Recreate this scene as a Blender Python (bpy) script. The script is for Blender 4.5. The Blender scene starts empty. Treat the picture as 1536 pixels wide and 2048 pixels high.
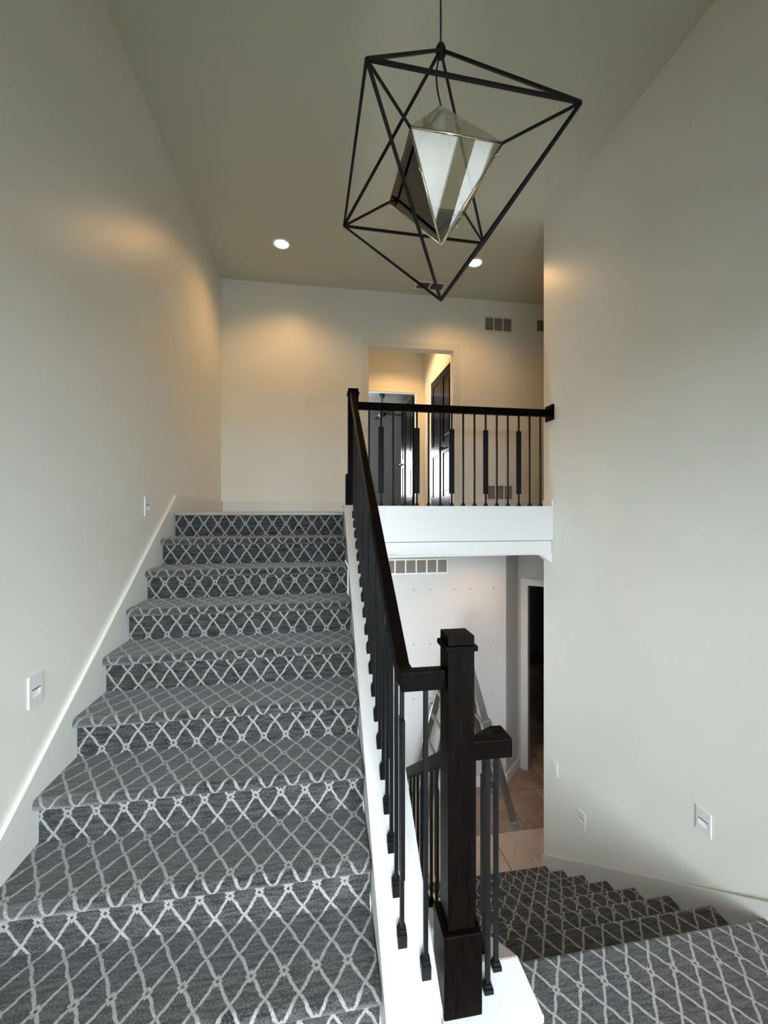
import bpy, bmesh, math, random
from mathutils import Vector, Matrix

random.seed(7)
scene = bpy.context.scene
COL = scene.collection
ZO = 3.466            # the eye is 3.466 m above the tiled lower floor; all z below are measured from the eye

# ------------------------------------------------------------------ camera
cam_d = bpy.data.cameras.new('camera')
cam_d.sensor_fit = 'VERTICAL'
cam_d.sensor_height = 36.0
cam_d.lens = 36.0 * 825.0 / 2048.0
cam_d.clip_start = 0.02
cam = bpy.data.objects.new('camera', cam_d)
COL.objects.link(cam)
cam.location = (0, 0, 0)
cam.rotation_euler = (math.radians(90), 0, -math.atan(128 / 825.0))
scene.camera = cam

# ------------------------------------------------------------------ world and daylight
world = bpy.data.worlds.new('overcast_sky')
scene.world = world
world.use_nodes = True
wn = world.node_tree.nodes
bg = wn['Background']
# overcast sky: three times brighter overhead than at the horizon
_tc = wn.new('ShaderNodeTexCoord'); _sx = wn.new('ShaderNodeSeparateXYZ')
_rp = wn.new('ShaderNodeValToRGB')
_rp.color_ramp.elements[0].position = 0.0; _rp.color_ramp.elements[0].color = (0.295, 0.318, 0.34, 1)
_rp.color_ramp.elements[1].position = 1.0; _rp.color_ramp.elements[1].color = (0.62, 0.667, 0.713, 1)
_wl = world.node_tree.links
_wl.new(_tc.outputs['Generated'], _sx.inputs[0]); _wl.new(_sx.outputs['Z'], _rp.inputs['Fac'])
_wl.new(_rp.outputs['Color'], bg.inputs['Color'])
bg.inputs['Strength'].default_value = 92.0

def portal(name, loc, rot, sx, sy):
    d = bpy.data.lights.new(name, 'AREA')
    d.shape = 'RECTANGLE'; d.size = sx; d.size_y = sy
    d.cycles.is_portal = True
    o = bpy.data.objects.new(name, d); COL.objects.link(o)
    o.location = loc; o.rotation_euler = rot
    return o
HP = math.pi / 2
portal('daylight_portal_door', (0.40, -1.33, -0.55), (HP, 0, 0), 2.55, 2.65)
portal('daylight_portal_transom', (0.50, -1.33, 1.025), (HP, 0, 0), 0.85, 0.30)
portal('daylight_portal_bedroom', (0.50, 10.02, 0.95), (-HP, 0, 0), 0.95, 1.25)

scene.view_settings.view_transform = 'Standard'
scene.view_settings.look = 'None'
scene.view_settings.gamma = 1.0
scene.view_settings.use_curve_mapping = False
scene.view_settings.exposure = 0.0
scene.cycles.use_denoising = True
scene.cycles.use_adaptive_sampling = True
scene.cycles.adaptive_threshold = 0.03
scene.cycles.max_bounces = 10
scene.cycles.diffuse_bounces = 6
scene.cycles.glossy_bounces = 4
scene.cycles.transparent_max_bounces = 16
scene.cycles.sample_clamp_indirect = 6.0
scene.cycles.caustics_reflective = False
scene.cycles.caustics_refractive = False

# ------------------------------------------------------------------ materials
def new_mat(name):
    m = bpy.data.materials.new(name); m.use_nodes = True
    return m, m.node_tree, m.node_tree.nodes['Principled BSDF']

def add_noise_bump(nt, b, scale, strength, dist=0.002, detail=4):
    tc = nt.nodes.new('ShaderNodeTexCoord')
    nz = nt.nodes.new('ShaderNodeTexNoise'); nz.inputs['Scale'].default_value = scale
    nz.inputs['Detail'].default_value = detail
    bp = nt.nodes.new('ShaderNodeBump'); bp.inputs['Strength'].default_value = strength
    bp.inputs['Distance'].default_value = dist
    nt.links.new(tc.outputs['Object'], nz.inputs['Vector'])
    nt.links.new(nz.outputs['Fac'], bp.inputs['Height'])
    nt.links.new(bp.outputs['Normal'], b.inputs['Normal'])
    return nz

def plain(name, col, rough=0.5, spec=0.5, metal=0.0, bump=None, vary=0.0, coat=0.0):
    m, nt, b = new_mat(name)
    b.inputs['Base Color'].default_value = (*col, 1)
    b.inputs['Roughness'].default_value = rough
    b.inputs['Specular IOR Level'].default_value = spec
    b.inputs['Metallic'].default_value = metal
    b.inputs['Coat Weight'].default_value = coat
    b.inputs['Coat Roughness'].default_value = 0.12
    if bump:
        add_noise_bump(nt, b, *bump)
    if vary:
        tc = nt.nodes.new('ShaderNodeTexCoord')
        nz = nt.nodes.new('ShaderNodeTexNoise'); nz.inputs['Scale'].default_value = 3.0
        rp = nt.nodes.new('ShaderNodeValToRGB')
        rp.color_ramp.elements[0].position = 0.3; rp.color_ramp.elements[1].position = 0.7
        rp.color_ramp.elements[0].color = (*[c * (1 - vary) for c in col], 1)
        rp.color_ramp.elements[1].color = (*[min(1, c * (1 + vary)) for c in col], 1)
        nt.links.new(tc.outputs['Object'], nz.inputs['Vector'])
        nt.links.new(nz.outputs['Fac'], rp.inputs['Fac'])
        nt.links.new(rp.outputs['Color'], b.inputs['Base Color'])
    return m

M = {}
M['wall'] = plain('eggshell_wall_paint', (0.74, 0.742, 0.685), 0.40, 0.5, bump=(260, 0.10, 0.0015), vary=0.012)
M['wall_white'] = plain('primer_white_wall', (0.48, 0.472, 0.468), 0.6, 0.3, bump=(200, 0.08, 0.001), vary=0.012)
M['ceiling'] = plain('flat_ceiling_paint', (0.51, 0.515, 0.42), 0.9, 0.2, bump=(180, 0.15, 0.002))
M['trim'] = plain('white_trim_enamel', (0.715, 0.72, 0.715), 0.4, 0.5)
M['trim_grey'] = plain('painted_baseboard', (0.66, 0.665, 0.63), 0.38, 0.5)
M['plate'] = plain('white_plastic_plate', (0.68, 0.69, 0.68), 0.3, 0.5)
M['recess_white'] = plain('white_reflector', (0.85, 0.85, 0.84), 0.4, 0.5)
M['dark'] = plain('dark_duct', (0.10, 0.085, 0.07), 0.7, 0.3)
M['louver'] = plain('vent_louver_paint', (0.30, 0.27, 0.23), 0.5, 0.4)
M['screw'] = plain('screw_hole_grey', (0.14, 0.13, 0.12), 0.6, 0.4)
M['iron'] = plain('black_satin_iron', (0.006, 0.006, 0.0063), 0.45, 0.10)
M['black_metal'] = plain('matte_black_rod', (0.007, 0.007, 0.007), 0.5, 0.2)
M['cord'] = plain('black_cable', (0.012, 0.012, 0.012), 0.6, 0.3)
M['alu'] = plain('brushed_aluminium', (0.32, 0.32, 0.30), 0.33, 0.5, 1.0, bump=(90, 0.15, 0.002))
M['alu_dark'] = plain('ladder_bracket', (0.18, 0.18, 0.17), 0.4, 0.5, 0.8)
M['rubber'] = plain('grey_rubber_foot', (0.22, 0.21, 0.19), 0.7, 0.3)
M['brass'] = plain('pale_brass_edge', (0.66, 0.60, 0.44), 0.22, 0.5, 1.0)
M['steel'] = plain('polished_clip', (0.8, 0.8, 0.78), 0.15, 0.5, 1.0)
M['grout'] = plain('tile_grout', (0.14, 0.105, 0.085), 0.9, 0.2)
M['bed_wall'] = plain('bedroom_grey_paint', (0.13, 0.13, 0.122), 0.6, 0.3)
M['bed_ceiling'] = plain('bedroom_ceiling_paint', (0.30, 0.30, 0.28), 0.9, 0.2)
M['fan'] = plain('dark_fan_wood', (0.02, 0.016, 0.014), 0.4, 0.5)
M['subfloor'] = plain('concealed_framing', (0.5, 0.47, 0.42), 0.9, 0.1)
M['vinyl'] = plain('white_vinyl_sash', (0.8, 0.81, 0.81), 0.4, 0.5)
M['sky_block'] = plain('low_sky_blocker_green', (0.045, 0.065, 0.03), 0.9, 0.1, vary=0.4)  # for the added light-blocking bank outside the entry
M['ground'] = plain('pale_concrete_drive', (0.24, 0.25, 0.26), 0.9, 0.1, vary=0.05)

def espresso(name, rough, spec):
    m, nt, b = new_mat(name)
    tc = nt.nodes.new('ShaderNodeTexCoord')
    mp = nt.nodes.new('ShaderNodeMapping'); mp.inputs['Scale'].default_value = (14, 14, 1.6)
    nz = nt.nodes.new('ShaderNodeTexNoise'); nz.inputs['Scale'].default_value = 6; nz.inputs['Detail'].default_value = 6
    rp = nt.nodes.new('ShaderNodeValToRGB')
    rp.color_ramp.elements[0].position = 0.35; rp.color_ramp.elements[0].color = (0.0016, 0.0012, 0.0010, 1)
    rp.color_ramp.elements[1].position = 0.75; rp.color_ramp.elements[1].color = (0.0048, 0.0032, 0.0026, 1)
    nt.links.new(tc.outputs['Object'], mp.inputs['Vector']); nt.links.new(mp.outputs['Vector'], nz.inputs['Vector'])
    nt.links.new(nz.outputs['Fac'], rp.inputs['Fac']); nt.links.new(rp.outputs['Color'], b.inputs['Base Color'])
    b.inputs['Roughness'].default_value = rough
    b.inputs['Specular IOR Level'].default_value = spec
    return m
M['espresso'] = espresso('espresso_stained_wood', 0.42, 0.03)
M['door_dark'] = espresso('dark_gloss_door', 0.22, 0.06)

def wood_floor():
    m, nt, b = new_mat('grey_brown_wood')
    tc = nt.nodes.new('ShaderNodeTexCoord')
    mp = nt.nodes.new('ShaderNodeMapping'); mp.inputs['Scale'].default_value = (2, 30, 30)
    nz = nt.nodes.new('ShaderNodeTexNoise'); nz.inputs['Scale'].default_value = 3; nz.inputs['Detail'].default_value = 5
    rp = nt.nodes.new('ShaderNodeValToRGB')
    rp.color_ramp.elements[0].color = (0.20, 0.17, 0.135, 1); rp.color_ramp.elements[1].color = (0.36, 0.31, 0.25, 1)
    nt.links.new(tc.outputs['Object'], mp.inputs['Vector']); nt.links.new(mp.outputs['Vector'], nz.inputs['Vector'])
    nt.links.new(nz.outputs['Fac'], rp.inputs['Fac']); nt.links.new(rp.outputs['Color'], b.inputs['Base Color'])
    b.inputs['Roughness'].default_value = 0.4
    return m
M['wood'] = wood_floor()

def tile_mat(name, c0, c1):
    m, nt, b = new_mat(name)
    tc = nt.nodes.new('ShaderNodeTexCoord')
    nz = nt.nodes.new('ShaderNodeTexNoise'); nz.inputs['Scale'].default_value = 4.0; nz.inputs['Detail'].default_value = 8
    nz.inputs['Roughness'].default_value = 0.65; nz.inputs['Distortion'].default_value = 0.8
    rp = nt.nodes.new('ShaderNodeValToRGB')
    rp.color_ramp.elements[0].position = 0.32; rp.color_ramp.elements[0].color = (*c0, 1)
    rp.color_ramp.elements[1].position = 0.70; rp.color_ramp.elements[1].color = (*c1, 1)
    nt.links.new(tc.outputs['Object'], nz.inputs['Vector'])
    nt.links.new(nz.outputs['Fac'], rp.inputs['Fac']); nt.links.new(rp.outputs['Color'], b.inputs['Base Color'])
    b.inputs['Roughness'].default_value = 0.45
    return m
M['tile_a'] = tile_mat('travertine_light', (0.50, 0.39, 0.31), (0.68, 0.57, 0.48))
M['tile_b'] = tile_mat('travertine_brown', (0.25, 0.16, 0.115), (0.44, 0.32, 0.25))
M['tile_c'] = tile_mat('travertine_mid', (0.34, 0.26, 0.20), (0.56, 0.45, 0.36))

def emit(name, col, strength):
    m, nt, b = new_mat(name)
    nt.nodes.remove(b)
    e = nt.nodes.new('ShaderNodeEmission')
    e.inputs['Color'].default_value = (*col, 1); e.inputs['Strength'].default_value = strength
    nt.links.new(e.outputs[0], nt.nodes['Material Output'].inputs['Surface'])
    return m
WARM = (1.0, 0.55, 0.20)
M['lens'] = emit('lit_lamp_lens', (1.0, 0.80, 0.52), 9.0)

def thin_glass(name, tint, refl):
    m, nt, b = new_mat(name)
    nt.nodes.remove(b)
    tr = nt.nodes.new('ShaderNodeBsdfTransparent'); tr.inputs['Color'].default_value = (*tint, 1)
    gl = nt.nodes.new('ShaderNodeBsdfGlossy'); gl.inputs['Roughness'].default_value = 0.0
    gl.inputs['Color'].default_value = (1, 1, 1, 1)
    fr = nt.nodes.new('ShaderNodeFresnel'); fr.inputs['IOR'].default_value = 1.5
    mu = nt.nodes.new('ShaderNodeMath'); mu.operation = 'MULTIPLY'; mu.inputs[1].default_value = refl
    mu.use_clamp = True
    mx = nt.nodes.new('ShaderNodeMixShader')
    nt.links.new(fr.outputs[0], mu.inputs[0]); nt.links.new(mu.outputs[0], mx.inputs[0])
    nt.links.new(tr.outputs[0], mx.inputs[1]); nt.links.new(gl.outputs[0], mx.inputs[2])
    nt.links.new(mx.outputs[0], nt.nodes['Material Output'].inputs['Surface'])
    return m
M['lantern_glass'] = thin_glass('clear_lantern_glass', (0.94, 0.93, 0.87), 1.7)
M['wrap_glass'] = thin_glass('clear_wrapped_glass', (0.95, 0.95, 0.92), 0.45)
M['pane'] = thin_glass('window_pane', (0.97, 0.98, 0.98), 1.0)

def carpet():
    m, nt, b = new_mat('trellis_carpet')
    N, L = nt.nodes, nt.links
    def val(x):
        n = N.new('ShaderNodeValue'); n.outputs[0].default_value = x; return n.outputs[0]
    def mth(op, a, c=None, d=None):
        n = N.new('ShaderNodeMath'); n.operation = op
        for i, v in enumerate((a, c, d)):
            if v is None: continue
            if isinstance(v, (int, float)): n.inputs[i].default_value = v
            else: L.new(v, n.inputs[i])
        return n.outputs[0]
    uvn = N.new('ShaderNodeUVMap'); uvn.uv_map = 'carpet'
    nzw = N.new('ShaderNodeTexNoise'); nzw.inputs['Scale'].default_value = 42.0; nzw.inputs['Detail'].default_value = 3
    L.new(uvn.outputs[0], nzw.inputs['Vector'])
    sp = N.new('ShaderNodeSeparateXYZ'); L.new(uvn.outputs[0], sp.inputs[0])
    sn = N.new('ShaderNodeSeparateColor'); L.new(nzw.outputs['Color'], sn.inputs[0])
    u = mth('ADD', sp.outputs[0], mth('MULTIPLY', mth('SUBTRACT', sn.outputs[0], 0.5), 0.010))
    v = mth('ADD', sp.outputs[1], mth('MULTIPLY', mth('SUBTRACT', sn.outputs[1], 0.5), 0.010))
    W, H = 0.106, 0.149
    uu, vv = mth('DIVIDE', u, W), mth('DIVIDE', v, H)
    # gentle ogee bend of the trellis
    bend = mth('MULTIPLY', mth('SINE', mth('MULTIPLY', vv, 4 * math.pi)), 0.018)
    a = mth('ADD', uu, vv); c = mth('SUBTRACT', uu, vv)
    def linedist(x):
        return mth('ABSOLUTE', mth('SUBTRACT', mth('FRACT', mth('ADD', x, 0.5)), 0.5))
    k = 1.0 / math.sqrt((1 / W) ** 2 + (1 / H) ** 2)
    da = mth('MULTIPLY', linedist(mth('ADD', a, bend)), k)
    dc = mth('MULTIPLY', linedist(mth('SUBTRACT', c, bend)), k)
    d = mth('MINIMUM', da, dc)
    def soft(x, edge, w):       # 1 inside edge
        n = N.new('ShaderNodeMapRange'); n.interpolation_type = 'SMOOTHSTEP'
        n.inputs['From Min'].default_value = edge - w; n.inputs['From Max'].default_value = edge + w
        n.inputs['To Min'].default_value = 1; n.inputs['To Max'].default_value = 0
        L.new(x, n.inputs['Value']); return n.outputs[0]
    line = soft(d, 0.0050, 0.0014)
    # small open diamonds on some of the crossings
    r = mth('ROUND', mth('MULTIPLY', vv, 2.0))
    par = mth('FLOORED_MODULO', r, 2.0)
    up = mth('SUBTRACT', uu, mth('MULTIPLY', par, 0.5))
    du = mth('MULTIPLY', mth('SUBTRACT', up, mth('ROUND', up)), W)
    dv = mth('SUBTRACT', v, mth('MULTIPLY', r, H / 2))
    mm = mth('ADD', mth('DIVIDE', mth('ABSOLUTE', du), 0.0175), mth('DIVIDE', mth('ABSOLUTE', dv), 0.0205))
    r14 = mth('FLOORED_MODULO', r, 11.0)
    on = mth('MAXIMUM', mth('COMPARE', r14, 0.0, 0.2), mth('MAXIMUM', mth('COMPARE', r14, 2.0, 0.2),
         mth('MAXIMUM', mth('COMPARE', r14, 5.0, 0.2), mth('COMPARE', r14, 7.0, 0.2))))
    outer = mth('MULTIPLY', soft(mm, 1.0, 0.10), on)
    hole = mth('MULTIPLY', soft(mm, 0.36, 0.10), on)
    mask = mth('MULTIPLY', mth('MAXIMUM', line, outer), mth('SUBTRACT', 1.0, hole))
    # pile: streaks across the width, fine grain
    mp = N.new('ShaderNodeMapping'); mp.inputs['Scale'].default_value = (7, 46, 1); L.new(uvn.outputs[0], mp.inputs[0])
    st = N.new('ShaderNodeTexNoise'); st.inputs['Scale'].default_value = 1.6; st.inputs['Detail'].default_value = 4
    L.new(mp.outputs[0], st.inputs['Vector'])
    gr = N.new('ShaderNodeTexNoise'); gr.inputs['Scale'].default_value = 150; gr.inputs['Detail'].default_value = 3
    L.new(uvn.outputs[0], gr.inputs['Vector'])
    fac = mth('ADD', mth('MULTIPLY', st.outputs['Fac'], 0.45), mth('MULTIPLY', gr.outputs['Fac'], 0.55))
    rp = N.new('ShaderNodeValToRGB')
    rp.color_ramp.elements[0].position = 0.43; rp.color_ramp.elements[0].color = (0.010, 0.0098, 0.0096, 1)
    rp.color_ramp.elements[1].position = 0.585; rp.color_ramp.elements[1].color = (0.072, 0.070, 0.068, 1)
    L.new(fac, rp.inputs['Fac'])
    rl = N.new('ShaderNodeValToRGB')
    rl.color_ramp.elements[0].position = 0.3; rl.color_ramp.elements[0].color = (0.17, 0.167, 0.161, 1)
    rl.color_ramp.elements[1].position = 0.7; rl.color_ramp.elements[1].color = (0.33, 0.326, 0.316, 1)
    L.new(gr.outputs['Fac'], rl.inputs['Fac'])
    mix = N.new('ShaderNodeMix'); mix.data_type = 'RGBA'
    L.new(mask, mix.inputs[0]); L.new(rp.outputs[0], mix.inputs[6]); L.new(rl.outputs[0], mix.inputs[7])
    L.new(mix.outputs[2], b.inputs['Base Color'])
    b.inputs['Roughness'].default_value = 0.95
    b.inputs['Specular IOR Level'].default_value = 0.15
    b.inputs['Sheen Weight'].default_value = 0.24
    b.inputs['Sheen Roughness'].default_value = 0.55
    bp = N.new('ShaderNodeBump'); bp.inputs['Strength'].default_value = 0.5; bp.inputs['Distance'].default_value = 0.003
    L.new(mth('ADD', gr.outputs['Fac'], mth('MULTIPLY', mask, 0.5)), bp.inputs['Height'])
    L.new(bp.outputs['Normal'], b.inputs['Normal'])
    return m
M['carpet'] = carpet()

# ------------------------------------------------------------------ mesh helpers
def NB(): return bmesh.new()

def box(bm, x0, x1, y0, y1, z0, z1):
    vs = [bm.verts.new(p) for p in ((x0,y0,z0),(x1,y0,z0),(x1,y1,z0),(x0,y1,z0),(x0,y0,z1),(x1,y0,z1),(x1,y1,z1),(x0,y1,z1))]
    for f in ((3,2,1,0),(4,5,6,7),(0,1,5,4),(1,2,6,5),(2,3,7,6),(3,0,4,7)):
        bm.faces.new([vs[i] for i in f])
    return bm

def obox(bm, a, b, w, h, up=(0, 0, 1)):
    """a bar from a to b with section w (sideways) x h (along up)"""
    a, b = Vector(a), Vector(b); d = (b - a).normalized(); up = Vector(up)
    s = d.cross(up)
    if s.length < 1e-5: s = d.cross(Vector((1, 0, 0)))
    s.normalize(); t = s.cross(d).normalized()
    vs = []
    for p in (a, b):
        for i, j in ((-1,-1),(1,-1),(1,1),(-1,1)):
            vs.append(bm.verts.new(p + s * (i * w / 2) + t * (j * h / 2)))
    for f in ((3,2,1,0),(4,5,6,7),(0,1,5,4),(1,2,6,5),(2,3,7,6),(3,0,4,7)):
        bm.faces.new([vs[i] for i in f])
    bmesh.ops.recalc_face_normals(bm, faces=bm.faces[:])
    return bm

def prism_x(bm, yz, x0, x1):
    """polygon in the y-z plane pushed from x0 to x1"""
    A = [bm.verts.new((x0, y, z)) for y, z in yz]; B = [bm.verts.new((x1, y, z)) for y, z in yz]
    n = len(yz)
    bm.faces.new(A); bm.faces.new(B[::-1])
    for i in range(n):
        bm.faces.new((A[i], B[i], B[(i+1) % n], A[(i+1) % n]))
    bmesh.ops.recalc_face_normals(bm, faces=bm.faces[:])
    return bm

def prism_z(bm, xy, z0, z1):
    A = [bm.verts.new((x, y, z0)) for x, y in xy]; B = [bm.verts.new((x, y, z1)) for x, y in xy]
    n = len(xy)
    bm.faces.new(A[::-1]); bm.faces.new(B)
    for i in range(n):
        bm.faces.new((A[i], A[(i+1) % n], B[(i+1) % n], B[i]))
    bmesh.ops.recalc_face_normals(bm, faces=bm.faces[:])
    return bm

def tube(bm, pts, r, n=8):
    pts = [Vector(p) for p in pts]; rings = []
    for i, p in enumerate(pts):
        d = (pts[min(i+1, len(pts)-1)] - pts[max(i-1, 0)]).normalized()
        s = d.cross(Vector((0.13, 0.97, 0.2))).normalized(); t = d.cross(s).normalized()
        rings.append([bm.verts.new(p + (s * math.cos(q) + t * math.sin(q)) * r) for q in [2*math.pi*k/n for k in range(n)]])
    for a, b in zip(rings, rings[1:]):
        for k in range(n):
            bm.faces.new((a[k], a[(k+1) % n], b[(k+1) % n], b[k]))
    bm.faces.new(rings[0][::-1]); bm.faces.new(rings[-1])
    bmesh.ops.recalc_face_normals(bm, faces=bm.faces[:])
    return bm

def lathe(bm, prof, cx, cy, n=32):
    rings = []
    for r, z in prof:
        rings.append([bm.verts.new((cx + r*math.cos(2*math.pi*k/n), cy + r*math.sin(2*math.pi*k/n), z)) for k in range(n)])
    for a, b in zip(rings, rings[1:]):
        for k in range(n):
            bm.faces.new((a[k], a[(k+1) % n], b[(k+1) % n], b[k]))
    bmesh.ops.recalc_face_normals(bm, faces=bm.faces[:])
    return bm

def empty(name, loc, label=None, cat=None, group=None, kind=None):
    o = bpy.data.objects.new(name, None); COL.objects.link(o); o.location = loc
    o.empty_display_size = 0.1
    return tag(o, label, cat, group, kind)

def tag(o, label=None, cat=None, group=None, kind=None):
    if label: o['label'] = label
    if cat: o['category'] = cat
    if group: o['group'] = group
    if kind: o['kind'] = kind
    return o

def world_loc(o):
    v = Vector(o.location)
    while o.parent:
        o = o.parent; v += Vector(o.location)
    return v

def obj(name, bm, mat, parent=None, origin=None, bevel=0, smooth=False, seg=2, **tags):
    """link a bmesh (in eye-level coordinates) as one object; origin = where its pivot sits"""
    if origin is None:
        if parent is not None:
            origin = world_loc(parent)
        else:
            xs = [v.co for v in bm.verts]
            origin = Vector(((min(c.x for c in xs)+max(c.x for c in xs))/2, (min(c.y for c in xs)+max(c.y for c in xs))/2, min(c.z for c in xs)))
    origin = Vector(origin)
    bmesh.ops.translate(bm, verts=bm.verts[:], vec=-origin)
    me = bpy.data.meshes.new(name); bm.to_mesh(me); bm.free()
    me.materials.append(M[mat] if isinstance(mat, str) else mat)
    if smooth:
        for p in me.polygons: p.use_smooth = True
    o = bpy.data.objects.new(name, me); COL.objects.link(o)
    if parent is not None:
        o.parent = parent; o.location = origin - world_loc(parent)
    else:
        o.location = origin
    if bevel:
        md = o.modifiers.new('soft_edges', 'BEVEL'); md.width = bevel; md.segments = seg; md.limit_method = 'ANGLE'
    return tag(o, **tags)

def inst(src, parent, world, name=None):
    """a copy of one mesh object sharing its data, placed at a world point under parent"""
    c = src.copy(); COL.objects.link(c); c.parent = parent
    c.location = Vector(world) - (world_loc(parent) if parent else Vector((0, 0, 0)))
    return c

def S(name, bm, mat, **k):
    return obj(name, bm, mat, kind='structure', **k)

# ------------------------------------------------------------------ key dimensions (eye level = 0)
XL, XR = -1.143, 2.083
YF, HC = 5.053, 2.73
YE = -1.15                       # inside of the entry wall behind the camera
ZL, ZF = -1.91, -3.466           # landing, lower floor
YW = 3.609                       # end of the right wall
SL = 0.7116                      # slope of the upper flight
R1, T1, Y1 = 0.191, 0.2668, 3.425
R2, T2, Y2 = 0.1945, 0.2712, 1.655

# ------------------------------------------------------------------ the shell
S('wall_left', box(NB(), XL-0.12, XL, YE-0.15, YF+0.1, ZF-0.1, HC), 'wall')
S('wall_right', box(NB(), XR, XR+0.12, YE-0.15, YW, ZF-0.1, HC), 'wall')
bm = NB()
box(bm, XL-0.12, 0.591, YF, YF+0.11, 0, HC); box(bm, 1.672, 5.0, YF, YF+0.11, 0, HC); box(bm, 0.591, 1.672, YF, YF+0.11, 2.045, HC)
wall_far = S('wall_far', bm, 'wall')
S('ceiling', box(NB(), XL-0.12, 5.1, YE-0.15, YF+0.11, HC, HC+0.1), 'ceiling')
S('wall_hall_end', box(NB(), 5.0, 5.1, YW-0.1, YF+0.11, 0, HC), 'wall')
S('wall_hall_south', box(NB(), XR+0.12, 5.1, YW-0.1, YW, 0, HC), 'wall')
bm = NB(); box(bm, XL-0.12, 6.0, 3.485, 10.2, -0.378, 0)
S('floor_upper', bm, 'wood')

# entry wall behind the camera: glazed door with side panel, and a window above
bm = NB()
y0, y1 = YE-0.15, YE
dx0, dx1, dz0, dz1 = -0.85, 1.62, ZL+0.06, 0.75
tx0, tx1, tz0, tz1 = 0.10, 0.90, 0.90, 1.15
box(bm, XL, dx0, y0, y1, ZF-0.1, tz0); box(bm, dx1, XR, y0, y1, ZF-0.1, tz0)
box(bm, dx0, dx1, y0, y1, ZF-0.1, dz0); box(bm, dx0, dx1, y0, y1, dz1, tz0)
box(bm, XL, tx0, y0, y1, tz0, tz1); box(bm, tx1, XR, y0, y1, tz0, tz1); box(bm, XL, XR, y0, y1, tz1, HC)
S('wall_entry', bm, 'wall')

def glazing(name, x0, x1, z0, z1, y, cols, rows, fw=0.05):
    w = empty(name, ((x0+x1)/2, y, z0), kind='structure')
    bm = NB()
    for xa, xb, za, zb in ((x0, x1, z0, z0+fw), (x0, x1, z1-fw, z1), (x0, x0+fw, z0, z1), (x1-fw, x1, z0, z1)):
        box(bm, xa, xb, y-0.03, y+0.03, za, zb)
    for i in range(1, cols):
        xm = x0 + (x1-x0)*i/cols; box(bm, xm-fw/2, xm+fw/2, y-0.03, y+0.03, z0, z1)
    for i in range(1, rows):
        zm = z0 + (z1-z0)*i/rows; box(bm, x0, x1, y-0.02, y+0.02, zm-0.016, zm+0.016)
    obj('window_frame', bm, 'vinyl', w)
    for i in range(cols):
        for j in range(rows):
            xa, xb = x0+(x1-x0)*i/cols, x0+(x1-x0)*(i+1)/cols
            za, zb = z0+(z1-z0)*j/rows, z0+(z1-z0)*(j+1)/rows
            obj('pane', box(NB(), xa+0.01, xb-0.01, y-0.003, y+0.003, za+0.01, zb-0.01), 'pane', w)
    return w
glazing('door_1', 0.10, 1.33, dz0, dz1, YE-0.08, 1, 2, 0.08)
glazing('window_4', dx0, 0.10, dz0, dz1, YE-0.08, 1, 2, 0.06)
glazing('window_3', 1.33, dx1, dz0, dz1, YE-0.08, 1, 2, 0.06)
glazing('window_1', tx0, tx1, tz0, tz1, YE-0.08, 3, 1)
glazing('window_2', 0.05, 0.95, 0.35, 1.55, 9.95, 1, 2)
S('ground', box(NB(), -12, 14, -16, YE-0.15, ZL-0.35, ZL-0.15), 'ground')

bm = NB(); box(bm, -13, 15, -9.0, -7.2, ZL-0.15, -0.45)
bmesh.ops.subdivide_edges(bm, edges=bm.edges[:], cuts=14, use_grid_fill=True)
for v_ in bm.verts: v_.co += Vector((random.uniform(-.2, .2), random.uniform(-.25, .25), random.uniform(-.05, .25)))
S('low_sky_blocker', bm, 'sky_block')  # unseen green bank, added to hold back low daylight reaching the entry glazing
S('overhead_sky_blocker', box(NB(), -2.6, 3.6, YE-1.75, YE-0.15, 1.30, 1.45), 'vinyl')  # unseen slab added above the entry to cut steep skylight on the landing
# ---- baseboards
yb = 3.494
def skirt(y): return 0.135 + SL*(y-yb)
yl = yb + (ZL+0.135-0.135)/SL
bm = prism_x(NB(), [(YE, ZL+0.135), (yl, ZL+0.135), (yb, 0.135), (YF, 0.13), (YF, -0.2), (3.5, -0.5), (yl+0.4, ZL-0.3), (YE, ZL-0.3)], XL, XL+0.018)
S('baseboard_left', bm, 'trim_grey', bevel=0.003)
bm = NB()
box(bm, XL+0.018, 0.591-0.085, YF-0.016, YF, 0, 0.128); box(bm, 1.672+0.085, 5.0, YF-0.016, YF, 0, 0.128)
S('baseboard_far', bm, 'trim_grey', bevel=0.003)
def rskirt(y): return -2.52 - 0.705*(y-2.62)
yr = 2.62 + (-2.52-(ZL+0.135))/0.705
bm = prism_x(NB(), [(YE, ZL+0.135), (yr, ZL+0.135), (YW, rskirt(YW)), (YW, ZF-0.05), (3.2, ZF-0.05), (yr, ZL-0.5), (YE, ZL-0.5)], XR-0.018, XR)
S('baseboard_right', bm, 'trim_grey', bevel=0.003)

# ---- cased opening on the upper floor, vestibule and bedroom behind it
c = empty('trim_1', (1.13, YF-0.01, 0), kind='structure')
obj('casing_side', box(NB(), 0.591-0.085, 0.591, YF-0.014, YF, 0, 2.13), 'trim_grey', c, bevel=0.003)
obj('casing_side', box(NB(), 1.672, 1.757, YF-0.014, YF, 0, 2.13), 'trim_grey', c, bevel=0.003)
obj('casing_head', box(NB(), 0.591, 1.672, YF-0.014, YF, 2.045, 2.13), 'trim_grey', c, bevel=0.003)
XV, YB = 1.755, 6.87
S('wall_vestibule_left', box(NB(), 0.25, 0.35, YF+0.11, YB, 0, HC), 'wall')
S('wall_vestibule_right', box(NB(), XV, XV+0.1, YF+0.11, YB, 0, HC), 'wall')
S('ceiling_vestibule', box(NB(), 0.25, XV+0.1, YF+0.11, YB+0.1, HC, HC+0.1), 'ceiling')
bm = NB()
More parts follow.
